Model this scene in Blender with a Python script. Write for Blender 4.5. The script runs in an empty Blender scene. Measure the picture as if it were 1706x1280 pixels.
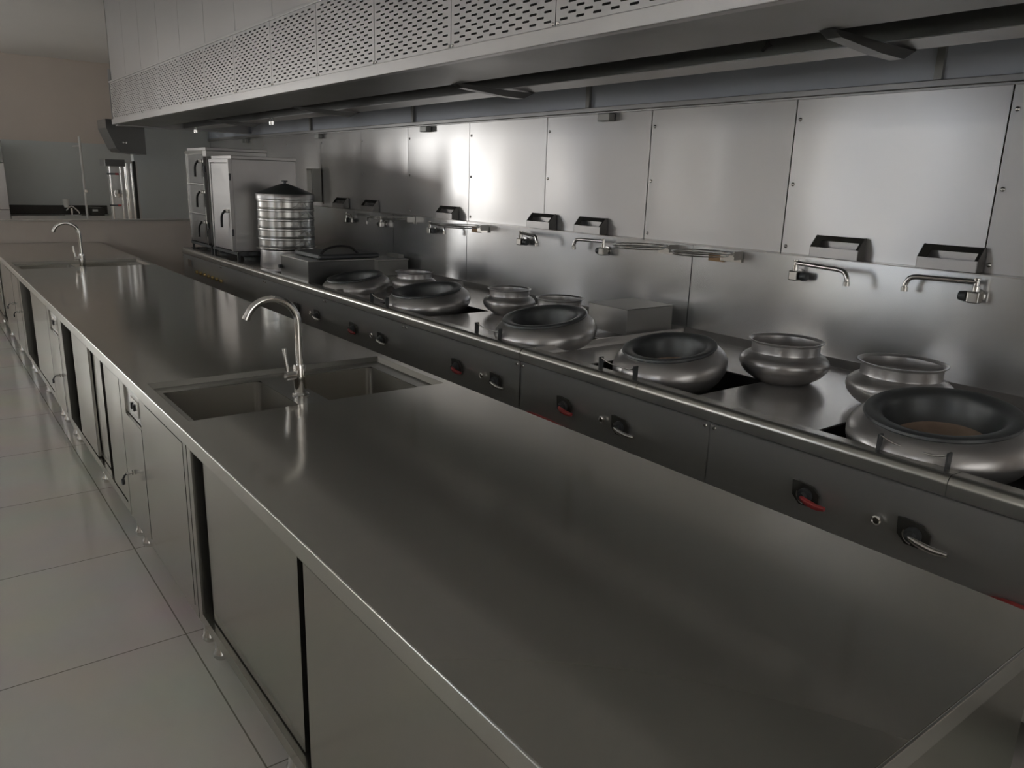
import bpy, bmesh, math, random
from mathutils import Vector, Matrix
random.seed(7)
PI = math.pi
SC = bpy.context.scene
COL = SC.collection
CAMZ = 1.547

# ------------------------------------------------------------------ camera
cam = bpy.data.cameras.new('camera')
cam.lens = 1291.5 / 1706 * 36
cam.sensor_width = 36
cam.clip_start = 0.05
co = bpy.data.objects.new('camera', cam)
COL.objects.link(co)
rt = Vector((0.6034942822, 0.7968113126, 0.0297721915))
dn = Vector((0.2182969764, -0.1291931299, -0.9672929056))
fw = Vector((-0.7669035672, 0.5902549172, -0.2519088155))
co.matrix_world = Matrix(((rt.x, -dn.x, -fw.x, 0), (rt.y, -dn.y, -fw.y, 0),
                          (rt.z, -dn.z, -fw.z, CAMZ), (0, 0, 0, 1)))
SC.camera = co

# ------------------------------------------------------------------ view, world, daylight
SC.view_settings.view_transform = 'Standard'
SC.view_settings.look = 'None'
SC.view_settings.gamma = 1
SC.view_settings.use_curve_mapping = False
SC.view_settings.exposure = 0.92
SC.cycles.use_denoising = True
SC.cycles.max_bounces = 10
SC.cycles.diffuse_bounces = 4
SC.cycles.glossy_bounces = 6
SC.cycles.sample_clamp_indirect = 4.0

w = bpy.data.worlds.new('overcast_sky')
SC.world = w
w.use_nodes = True
bg = w.node_tree.nodes['Background']
bg.inputs[0].default_value = (0.80, 0.88, 1.0, 1)
bg.inputs[1].default_value = 1.0

def window_light(name, loc, rot, sx, sy, power, color=(1, 0.985, 0.95), spread=170):
    l = bpy.data.lights.new(name, 'AREA')
    l.shape = 'RECTANGLE'; l.size = sx; l.size_y = sy
    l.energy = power; l.color = color
    l.spread = math.radians(spread)
    o = bpy.data.objects.new(name, l); COL.objects.link(o)
    o.location = loc; o.rotation_euler = rot
    return o

# window openings of the left wall (y = -4): (x centre, width, z low, z high, watts)
LWIN = [(-1.0, 1.6, 1.35, 2.85, 270), (-5.5, 2.0, 1.35, 2.85, 640), (-8.8, 1.1, 1.7, 2.8, 300), (-12.6, 2.0, 1.35, 2.85, 95)]
for i, (cx, ww, z0, z1, pw) in enumerate(LWIN):
    window_light('window_daylight', (cx, -4.03, (z0 + z1) / 2), (PI / 2, 0, PI), ww - 0.1, z1 - z0 - 0.1, pw)
# window of the far end wall, out of view to the left of the picture
window_light('window_daylight', (-15.2, -3.15, 1.8), (PI / 2, 0, -PI / 2), 0.8, 1.7, 36)
# glazed doorway in the right wall, behind the camera
window_light('window_daylight', (3.12, 0.3, 1.5), (PI / 2, 0, PI / 2), 3.0, 2.4, 16)

# ------------------------------------------------------------------ materials
def mat(name, base, rough=0.4, metal=0.0, tangent=None, aniso=0.0, noise=None, bump=0.0, var=0.0, rvar=0.0, spec=None):
    m = bpy.data.materials.new(name); m.use_nodes = True
    nt = m.node_tree; N = nt.nodes; L = nt.links
    p = N['Principled BSDF']
    p.inputs['Base Color'].default_value = (*base, 1)
    p.inputs['Roughness'].default_value = rough
    p.inputs['Metallic'].default_value = metal
    if spec is not None: p.inputs['Specular IOR Level'].default_value = spec
    if tangent:
        p.inputs['Anisotropic'].default_value = aniso
        c = N.new('ShaderNodeCombineXYZ')
        for i in range(3): c.inputs[i].default_value = tangent[i]
        L.new(c.outputs[0], p.inputs['Tangent'])
    if noise:
        tc = N.new('ShaderNodeTexCoord'); mp = N.new('ShaderNodeMapping')
        mp.inputs['Scale'].default_value = noise
        nz = N.new('ShaderNodeTexNoise'); nz.inputs['Scale'].default_value = 1.0
        nz.inputs['Detail'].default_value = 3
        L.new(tc.outputs['Object'], mp.inputs[0]); L.new(mp.outputs[0], nz.inputs['Vector'])
        if bump:
            b = N.new('ShaderNodeBump'); b.inputs['Strength'].default_value = bump
            b.inputs['Distance'].default_value = 0.002
            L.new(nz.outputs[0], b.inputs['Height']); L.new(b.outputs[0], p.inputs['Normal'])
        if var:
            mx = N.new('ShaderNodeMix'); mx.data_type = 'RGBA'
            mx.inputs[6].default_value = (*[c_ * (1 - var) for c_ in base], 1)
            mx.inputs[7].default_value = (*[min(1, c_ * (1 + var)) for c_ in base], 1)
            L.new(nz.outputs[0], mx.inputs[0]); L.new(mx.outputs[2], p.inputs['Base Color'])
        if rvar:
            mr = N.new('ShaderNodeMapRange')
            mr.inputs[3].default_value = max(0.02, rough - rvar); mr.inputs[4].default_value = rough + rvar
            L.new(nz.outputs[0], mr.inputs[0]); L.new(mr.outputs[0], p.inputs['Roughness'])
    return m

TOP = mat('brushed_steel_top', (0.50, 0.48, 0.43), 0.125, 0.72, noise=(1.2, 1.6, 1.2), rvar=0.03)
DOOR = mat('brushed_steel_door', (0.41, 0.40, 0.365), 0.22, 0.95)
WALLS = mat('brushed_steel_wall', (0.74, 0.73, 0.725), 0.33, 0.8, (0, 0, 1), 0.75, noise=(1.5, 1.5, 0.8), rvar=0.06)
SPLASH = mat('brushed_steel_splash', (0.64, 0.645, 0.65), 0.24, 0.8, (0, 0, 1), 0.6, noise=(2.2, 2, 1.0), rvar=0.07)
DECK = mat('steel_deck', (0.64, 0.62, 0.605), 0.22, 0.74, noise=(3, 3, 3), rvar=0.06)
FRONT = mat('steel_front', (0.54, 0.535, 0.52), 0.28, 0.72)
HOODM = mat('hood_steel', (0.44, 0.435, 0.43), 0.32, 0.8, noise=(1.5, 1.5, 1.5), rvar=0.08)
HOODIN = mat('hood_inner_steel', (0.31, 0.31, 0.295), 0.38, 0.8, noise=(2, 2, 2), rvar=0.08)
BLUEST = mat('film_covered_steel', (0.50, 0.535, 0.59), 0.42, 0.3, noise=(1, 1, 1), rvar=0.05)
EDGE = mat('steel_edge', (0.50, 0.49, 0.455), 0.25, 0.85)
FILTER = mat('filter_steel', (0.20, 0.20, 0.19), 0.5, 0.2)
DARKST = mat('dark_steel', (0.16, 0.16, 0.155), 0.3, 0.85, noise=(4, 4, 4), rvar=0.06)
TIER = mat('polished_tier_steel', (0.62, 0.62, 0.60), 0.27, 0.9)
CHROME = mat('chrome', (0.80, 0.79, 0.77), 0.12, 1.0)
SATIN = mat('satin_chrome', (0.66, 0.65, 0.62), 0.22, 1.0)
BODY = mat('spun_steel', (0.50, 0.49, 0.485), 0.32, 0.8, noise=(4, 4, 4), rvar=0.05)
IRON = mat('cast_iron', (0.075, 0.08, 0.083), 0.40, 0.4, noise=(30, 30, 30), bump=0.25)
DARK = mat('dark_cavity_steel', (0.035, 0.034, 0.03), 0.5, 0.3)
BLACK = mat('black_plastic', (0.015, 0.015, 0.015), 0.45)
HEARTH = mat('refractory_clay', (0.32, 0.235, 0.18), 0.8, noise=(25, 25, 25), bump=0.5, var=0.25)
RED = mat('red_paint', (0.30, 0.035, 0.035), 0.35)
BRASS = mat('brass', (0.55, 0.42, 0.20), 0.3, 1.0)
SINKM = mat('sink_steel', (0.34, 0.325, 0.29), 0.33, 0.8, noise=(5, 5, 5), rvar=0.05)
BEIGE = mat('beige_wall_paint', (0.62, 0.555, 0.50), 0.85, noise=(2, 2, 2), var=0.04)
CEILM = mat('ceiling_paint', (0.74, 0.73, 0.71), 0.6, noise=(1, 1, 1), var=0.03)
WHITEP = mat('white_plastic', (0.6, 0.6, 0.58), 0.4)
GREYBLUE = mat('grey_blue_panel', (0.54, 0.575, 0.57), 0.35, 0.0, noise=(1, 1, 1), var=0.05)
RUST = mat('orange_adhesive', (0.40, 0.24, 0.12), 0.6)

def floor_mat():
    m = mat('polished_floor_tile', (0.5, 0.49, 0.44), 0.13)
    nt = m.node_tree; N = nt.nodes; L = nt.links; p = N['Principled BSDF']
    tc = N.new('ShaderNodeTexCoord'); mp = N.new('ShaderNodeMapping')
    mp.inputs['Location'].default_value = (2.55, -0.573, 0)
    br = N.new('ShaderNodeTexBrick')
    br.offset = 0; br.squash = 1
    br.inputs['Scale'].default_value = 1.0
    br.inputs['Brick Width'].default_value = 0.775
    br.inputs['Row Height'].default_value = 0.775
    br.inputs['Mortar Size'].default_value = 0.0025
    br.inputs['Mortar Smooth'].default_value = 0.1
    br.inputs['Color1'].default_value = (0.66, 0.64, 0.585, 1)
    br.inputs['Color2'].default_value = (0.69, 0.67, 0.615, 1)
    br.inputs['Mortar'].default_value = (0.25, 0.24, 0.20, 1)
    nz = N.new('ShaderNodeTexNoise'); nz.inputs['Scale'].default_value = 2.5; nz.inputs['Detail'].default_value = 5
    mx = N.new('ShaderNodeMix'); mx.data_type = 'RGBA'; mx.blend_type = 'MULTIPLY'; mx.inputs[0].default_value = 0.25
    L.new(tc.outputs['Object'], mp.inputs[0]); L.new(mp.outputs[0], br.inputs['Vector'])
    L.new(tc.outputs['Object'], nz.inputs['Vector'])
    L.new(br.outputs['Color'], mx.inputs[6]); L.new(nz.outputs['Color'], mx.inputs[7])
    L.new(mx.outputs[2], p.inputs['Base Color'])
    return m
FLOORM = floor_mat()

# ------------------------------------------------------------------ mesh helpers
def add_box(bm, x0, x1, y0, y1, z0, z1, bev=0.0, M=None):
    r = bmesh.ops.create_cube(bm, size=1.0)
    for v in r['verts']:
        v.co = Vector(((x0 + x1) / 2 + v.co.x * (x1 - x0), (y0 + y1) / 2 + v.co.y * (y1 - y0), (z0 + z1) / 2 + v.co.z * (z1 - z0)))
    vs = r['verts']
    if bev:
        es = {e for v in vs for e in v.link_edges}
        o = bmesh.ops.bevel(bm, geom=list(es), offset=bev, segments=2, profile=0.5, affect='EDGES')
        vs = {v for f in o['faces'] for v in f.verts} | {v for v in vs if v.is_valid}
    if M is not None:
        for v in vs: v.co = M @ v.co
    return bm

def add_prism(bm, pts, axis, a, b):
    """pts: 2D outline, extruded along axis from a to b."""
    def mk(u, v, t):
        return {'x': (t, u, v), 'y': (u, t, v), 'z': (u, v, t)}[axis]
    A = [bm.verts.new(mk(u, v, a)) for u, v in pts]
    B = [bm.verts.new(mk(u, v, b)) for u, v in pts]
    n = len(pts)
    bm.faces.new(A); bm.faces.new(B[::-1])
    for i in range(n):
        bm.faces.new((A[i], B[i], B[(i + 1) % n], A[(i + 1) % n]))
    return bm

def add_lathe(bm, prof, seg=48, c=(0, 0, 0), M=None, cap=False):
    rings = []
    for r, z in prof:
        if r < 1e-5:
            p = Vector((0, 0, z)); p = M @ p if M is not None else p
            rings.append([bm.verts.new(p + Vector(c))])
        else:
            ring = []
            for i in range(seg):
                t = 2 * PI * i / seg
                p = Vector((r * math.cos(t), r * math.sin(t), z)); p = M @ p if M is not None else p
                ring.append(bm.verts.new(p + Vector(c)))
            rings.append(ring)
    for a, b in zip(rings, rings[1:]):
        if len(a) == 1 and len(b) == 1: continue
        for i in range(seg):
            j = (i + 1) % seg
            if len(a) == 1: bm.faces.new((a[0], b[i], b[j]))
            elif len(b) == 1: bm.faces.new((a[i], b[0], a[j]))
            else: bm.faces.new((a[i], b[i], b[j], a[j]))
    if cap:
        for rg in (rings[0], rings[-1]):
            if len(rg) > 2: bm.faces.new(rg)
    return bm

def smooth_path(pts, n=8):
    P = [Vector(p) for p in pts]; out = []
    for i in range(len(P) - 1):
        a = P[max(i - 1, 0)]; b = P[i]; c = P[i + 1]; d = P[min(i + 2, len(P) - 1)]
        for k in range(n):
            t = k / n
            out.append(0.5 * ((2 * b) + (c - a) * t + (2 * a - 5 * b + 4 * c - d) * t * t + (3 * b - a - 3 * c + d) * t ** 3))
    out.append(P[-1]); return out

def add_tube(bm, pts, r, seg=12, closed=False):
    P = [Vector(p) for p in pts]; n = len(P)
    rr = r if isinstance(r, (list, tuple)) else [r] * n
    rings = []; up = None
    for i in range(n):
        if closed: t = (P[(i + 1) % n] - P[i - 1]).normalized()
        else: t = (P[min(i + 1, n - 1)] - P[max(i - 1, 0)]).normalized()
        if up is None:
            up = Vector((0, 0, 1)) if abs(t.z) < 0.9 else Vector((1, 0, 0))
        s = t.cross(up).normalized(); up = s.cross(t).normalized()
        rings.append([bm.verts.new(P[i] + (s * math.cos(2 * PI * k / seg) + up * math.sin(2 * PI * k / seg)) * rr[i]) for k in range(seg)])
    pairs = list(zip(rings, rings[1:])) + ([(rings[-1], rings[0])] if closed else [])
    for a, b in pairs:
        for k in range(seg):
            bm.faces.new((a[k], a[(k + 1) % seg], b[(k + 1) % seg], b[k]))
    if not closed:
        bm.faces.new(rings[0][::-1]); bm.faces.new(rings[-1])
    return bm

def BM(): return bmesh.new()
def bx(*a, **k): return add_box(BM(), *a, **k)
def tube(*a, **k): return add_tube(BM(), *a, **k)
def lathe(*a, **k): return add_lathe(BM(), *a, **k)
def prism(*a, **k): return add_prism(BM(), *a, **k)

def part(name, bm, material, parent=None, smooth=False, label=None, off=None):
    """links the mesh; coordinates are world ones, shifted into the parent's frame (the parents here are unrotated)"""
    bmesh.ops.recalc_face_normals(bm, faces=bm.faces)
    if off is not None:
        for v in bm.verts: v.co -= Vector(off)
    elif parent is not None:
        w0 = Vector(parent.get('_o', (0, 0, 0)))
        for v in bm.verts: v.co -= w0
    me = bpy.data.meshes.new(name); bm.to_mesh(me); bm.free()
    me.materials.append(material)
    if smooth:
        for p in me.polygons: p.use_smooth = True
        try: me.set_sharp_from_angle(angle=math.radians(40))
        except Exception: pass
    o = bpy.data.objects.new(name, me); COL.objects.link(o)
    if parent is not None:
        o.parent = parent
        o['_o'] = list(parent.get('_o', (0, 0, 0)))
    if label: o['label'] = label
    return o

def thing(name, label, cat, loc=(0, 0, 0), group=None):
    o = bpy.data.objects.new(name, None); COL.objects.link(o)
    o.empty_display_size = 0.1
    o.location = loc; o['_o'] = list(loc)
    o['label'] = label; o['category'] = cat
    if group: o['group'] = group
    return o

def struct(name, bm, material, smooth=False):
    o = part(name, bm, material, smooth=smooth); o['kind'] = 'structure'; return o

def copy_tree(o, parent=None):
    c = o.copy(); COL.objects.link(c)
    if parent is not None: c.parent = parent
    for ch in list(o.children): copy_tree(ch, c)
    return c

def place(proto, loc, label, used, scale=None):
    """first use takes the prototype itself, later ones a copy of it and its parts"""
    o = proto if not used else copy_tree(proto)
    o.location = loc; o['label'] = label
    if scale: o.scale = scale if isinstance(scale, tuple) else (scale,) * 3
    used.append(1)
    return o

def wavy_sheet(x0, x1, z0, z1, y, amp, seed, th=0.004, n=24):
    """steel sheet facing -y with the slight bulge real sheets have"""
    rnd = random.Random(seed); bm = BM()
    ph = [rnd.uniform(0, 6.28) for _ in range(4)]; k = [rnd.uniform(1.5, 3.2) for _ in range(2)]
    bow = rnd.uniform(-1, 1)
    g = []
    for j in range(n + 1):
        row = []
        for i in range(n + 1):
            u = i / n; v = j / n
            e = math.sin(PI * u) * math.sin(PI * v)
            d = amp * e * (bow + 0.5 * math.sin(k[0] * PI * u + ph[0]) + 0.3 * math.sin(k[1] * PI * u + 2 * v + ph[1]))
            row.append(bm.verts.new((x0 + (x1 - x0) * u, y + d, z0 + (z1 - z0) * v)))
        g.append(row)
    for j in range(n):
        for i in range(n):
            bm.faces.new((g[j][i], g[j][i + 1], g[j + 1][i + 1], g[j + 1][i]))
    add_box(bm, x0, x1, y + amp + 0.0015, y + amp + 0.0015 + th, z0, z1)
    return bm

# ------------------------------------------------------------------ room
XF, XB, YL, YW, ZC = -15.33, 3.2, -4.0, 3.42, 3.28
struct('floor', bx(XF - .2, XB + .2, YL - .2, YW + .2, -0.1, 0), FLOORM)
struct('ceiling', bx(XF - .2, XB + .2, YL - .2, YW + .2, ZC, ZC + 0.1), CEILM)
wb = struct('wall_back', bx(XF, XB, YW + .012, YW + 0.2, 0, ZC), BEIGE)
struct('wall_right', bx(XB, XB + .2, YL, YW + .2, 0, ZC), BEIGE)
# far wall: window out of view; grey-blue tiles below, beige paint above
bm = BM()
for a in ((YL, -3.6, 0, ZC), (-2.7, YW + .2, 0, ZC), (-3.6, -2.7, 0, 0.9), (-3.6, -2.7, 2.7, ZC)):
    add_box(bm, XF - .15, XF, *a)
struct('wall_far', bm, BEIGE)
tiles = struct('trim_1', bx(XF + 0.001, XF + 0.012, -1.2, YW, 0, 1.97), GREYBLUE)
# left wall with window openings
bm = BM(); xs = XF
for cx, ww, z0, z1, _ in sorted(LWIN):
    add_box(bm, xs, cx - ww / 2, YL - .2, YL, 0, ZC)
    add_box(bm, cx - ww / 2, cx + ww / 2, YL - .2, YL, 0, z0)
    add_box(bm, cx - ww / 2, cx + ww / 2, YL - .2, YL, z1, ZC)
    xs = cx + ww / 2
add_box(bm, xs, XB, YL - .2, YL, 0, ZC)
struct('wall_left', bm, BEIGE)
for i, (cx, ww, z0, z1, _) in enumerate(LWIN):
    bm = BM(); t = 0.05
    for a in ((cx - ww / 2, cx + ww / 2, z0, z0 + t), (cx - ww / 2, cx + ww / 2, z1 - t, z1), (cx - ww / 2, cx - ww / 2 + t, z0 + t, z1 - t), (cx + ww / 2 - t, cx + ww / 2, z0 + t, z1 - t)):
        add_box(bm, a[0], a[1], YL - .18, YL - .10, a[2], a[3])
    struct('window_%d' % (i + 1), bm, WHITEP)
# partition nib at the hob's far end and low wall behind the counter
struct('wall_nib', bx(-11.55, -11.4, 2.42, YW + .01, 0, ZC), GREYBLUE)
lw = struct('wall_low', bx(-9.50, -9.38, 0.1, YW + .01, 0, 1.015), BEIGE)
part('cap', bx(-9.515, -9.365, 0.09, YW + .008, 1.016, 1.03, bev=0.003), mat('stone_cap', (0.5, 0.47, 0.43), 0.3), lw)

# cladding on the back wall: eight seams, three dome screws at every seam
seam = [0.51, -0.42, -1.354, -2.283, -3.205, -4.131, -5.04, -5.96, -6.83, -7.73, -8.65, -9.37]
for i in range(len(seam) - 1):
    x1, x0 = seam[i] - 0.003, seam[i + 1] + 0.003
    amp = 0.010 if i != 2 else 0.016
    c = part('cladding_panel', wavy_sheet(x0, x1, 1.252, 1.965, YW - .012, amp * .5, 40 + i, th=0.003), WALLS, wb, smooth=True)
    for z in (1.874, 1.577, 1.283):
        part('screw', lathe([(0, .006), (.005, .0055), (.009, .003), (.010, 0)], 12, c=(x0 + 0.022, YW - .0125, z), M=Matrix.Rotation(PI / 2, 4, 'X')), SATIN, c, smooth=True)
part('cladding_panel', wavy_sheet(-11.39, seam[-1] - .003, 1.252, 1.965, YW - .012, 0.004, 90, th=.003), WALLS, wb, smooth=True)

# ------------------------------------------------------------------ extraction hood
hood = thing('extraction_hood', 'long stainless extraction hood with slotted front above the wok ranges', 'hood', (-4.6, 2.6, 2.03))
HX0, HX1, HY = -9.78, 0.95, 1.90
def slotted(x0, x1, z0, z1, y):
    """steel sheet with real staggered slots"""
    bm = BM(); cw, rh = (x1 - x0) / 8.0, 0.0175
    rows = int((z1 - z0 - 0.02) / rh); zb = z0 + ((z1 - z0) - rows * rh) / 2
    def quad(a, b, c, d): bm.faces.new([bm.verts.new((p[0], y, p[1])) for p in (a, b, c, d)])
    quad((x0, z0), (x1, z0), (x1, zb), (x0, zb)); quad((x0, zb + rows * rh), (x1, zb + rows * rh), (x1, z1), (x0, z1))
    sl, sh = 0.0205, 0.0041
    for r in range(rows):
        za = zb + r * rh; cells = 8 if r % 2 == 0 else 7
        xa = x0 if r % 2 == 0 else x0 + cw / 2
        if r % 2:
            quad((x0, za), (x0 + cw / 2, za), (x0 + cw / 2, za + rh), (x0, za + rh))
            quad((x1 - cw / 2, za), (x1, za), (x1, za + rh), (x1 - cw / 2, za + rh))
        for c in range(cells):
            a = xa + c * cw; b = a + cw; mx = (a + b) / 2; mz = za + rh / 2
            s = 0.45 * sh
            inn = [(mx - sl, mz - s), (mx - sl + .003, mz - sh), (mx + sl - .003, mz - sh), (mx + sl, mz - s), (mx + sl, mz + s), (mx + sl - .003, mz + sh), (mx - sl + .003, mz + sh), (mx - sl, mz + s)]
            out = [(a, mz - s), (a, za), (b, za), (b, mz - s), (b, mz + s), (b, za + rh), (a, za + rh), (a, mz + s)]
            I = [bm.verts.new((p[0], y, p[1])) for p in inn]; O = [bm.verts.new((p[0], y, p[1])) for p in out]
            for k in range(8): bm.faces.new((O[k], O[(k + 1) % 8], I[(k + 1) % 8], I[k]))
    bmesh.ops.remove_doubles(bm, verts=bm.verts, dist=1e-5)
    return bm
pj = [HX0 + 0.02, -9.055, -8.394, -7.735, -7.055, -6.386, -5.698, -5.01, -4.323, -3.645, -2.961, -2.282, -1.60, -0.92, -0.24, 0.44, 0.94]
for i in range(len(pj) - 1):
    a, b = pj[i] + .002, pj[i + 1] - .002
    o = part('perforated_panel', slotted(a, b, 2.083, 2.455, HY), HOODM, hood)
    for x in (a + .012, b - .012):
        part('rivet', lathe([(0, .004), (.005, .0035), (.007, 0)], 8, c=(x, HY - .001, 2.092), M=Matrix.Rotation(PI / 2, 4, 'X')), CHROME, o, smooth=True)
    part('closure_panel', bx(a, b, HY + 0.02, HY + 0.03, 2.475, ZC - .002), HOODM, hood)
# frame rails
part('top_flange', bx(HX0, HX1, HY - .006, HY + .05, 2.456, 2.474, bev=.002), HOODM, hood)
part('front_lip', bx(HX0, HX1, HY - .012, HY + .03, 2.028, 2.082, bev=.003), HOODM, hood)
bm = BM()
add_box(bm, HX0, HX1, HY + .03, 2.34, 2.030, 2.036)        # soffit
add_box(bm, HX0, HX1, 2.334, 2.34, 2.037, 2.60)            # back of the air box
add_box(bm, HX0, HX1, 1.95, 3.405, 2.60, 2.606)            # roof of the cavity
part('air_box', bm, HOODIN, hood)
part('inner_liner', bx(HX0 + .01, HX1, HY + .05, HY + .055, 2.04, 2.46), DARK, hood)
bm = BM()
add_prism(bm, [(2.345, 2.10), (2.56, 2.32), (2.57, 2.31), (2.355, 2.09)], 'x', HX0 + .01, HX1)
part('baffle_filter', bm, FILTER, hood, label='dark sloping baffle filter')
bm = BM()
add_prism(bm, [(2.65, 2.032), (2.81, 2.026), (2.83, 2.05), (2.822, 2.052), (2.806, 2.032), (2.656, 2.040), (2.656, 2.055), (2.65, 2.055)], 'x', HX0 + .01, HX1)
part('grease_trough', bm, HOODM, hood)
part('shade_strip', bx(HX0 + .01, HX1, 2.640, 2.648, 2.034, 2.105), DARKST, hood, label='dark strip added to tone the shaded band before the grease trough')  # added strip, its dark tone stands in for shade ahead of the trough
# deck between the filters and the wall: a sloped dark plenum
bm = BM()
add_prism(bm, [(2.84, 2.07), (3.05, 2.59), (3.04, 2.595), (2.825, 2.075)], 'x', HX0 + .01, HX1)
part('rear_baffle', bm, FILTER, hood)
part('back_plate', bx(-11.39, HX1, 3.392, 3.398, 2.0, 2.60), BLUEST, hood, label='blue-grey film covered plate at the back of the hood')
bm = BM()
add_box(bm, HX0 - 1.6, HX1, 3.375, 3.40, 1.972, 1.999, bev=.003)
add_box(bm, HX0 - 1.6, HX1, 3.385, 3.40, 1.962, 1.970)
part('rear_rail', bm, HOODM, hood)
part('end_panel', bx(HX0 - .006, HX0, HY - .006, 3.40, 2.03, 2.60), HOODM, hood)
part('end_flange', bx(HX0 - .03, HX0 + .10, HY + .03, 3.40, 2.016, 2.028), HOODM, hood)
part('end_closure_panel', bx(HX0 - .006, HX0, HY + .02, 3.40, 2.61, ZC - .002), HOODM, hood)
for x in (-1.628, -3.713, -5.83, -7.9):
    part('joint_strap', bx(x - .02, x + .012, 3.372, 3.391, 2.0, 2.59), HOODIN, hood)
    bm = BM()
    pr_ = [(2.30, 2.028), (2.30, 2.10), (2.31, 2.10), (2.345, 2.045), (2.56, 1.996), (2.66, 1.99), (2.735, 2.045), (2.74, 2.04), (2.665, 1.98), (2.555, 1.986), (2.335, 2.028)]
    add_prism(bm, [(2.30, 2.027), (2.35, 2.008), (2.60, 1.990), (2.74, 1.988), (2.86, 2.045), (2.845, 2.055), (2.81, 2.022), (2.62, 2.022), (2.36, 2.027)], 'x', x + .13, x + .18)
    part('trough_bracket', bm, DARKST, hood)
for x in (-3.551, -5.631, -7.712, -9.87):
    part('rail_bracket', bx(x - .05, x + .05, 3.355, 3.403, 1.915, 1.960, bev=.004), HOODIN, hood)
for i, x in enumerate((-9.17, -6.9)):
    for d in (-.03, .03):
        b_ = part('nozzle', lathe([(0, 0), (.012, 0), (.014, .03), (.009, .035), (.009, .06)], 12, c=(x + d, 2.60, 1.965)), CHROME, hood, smooth=True)

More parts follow.
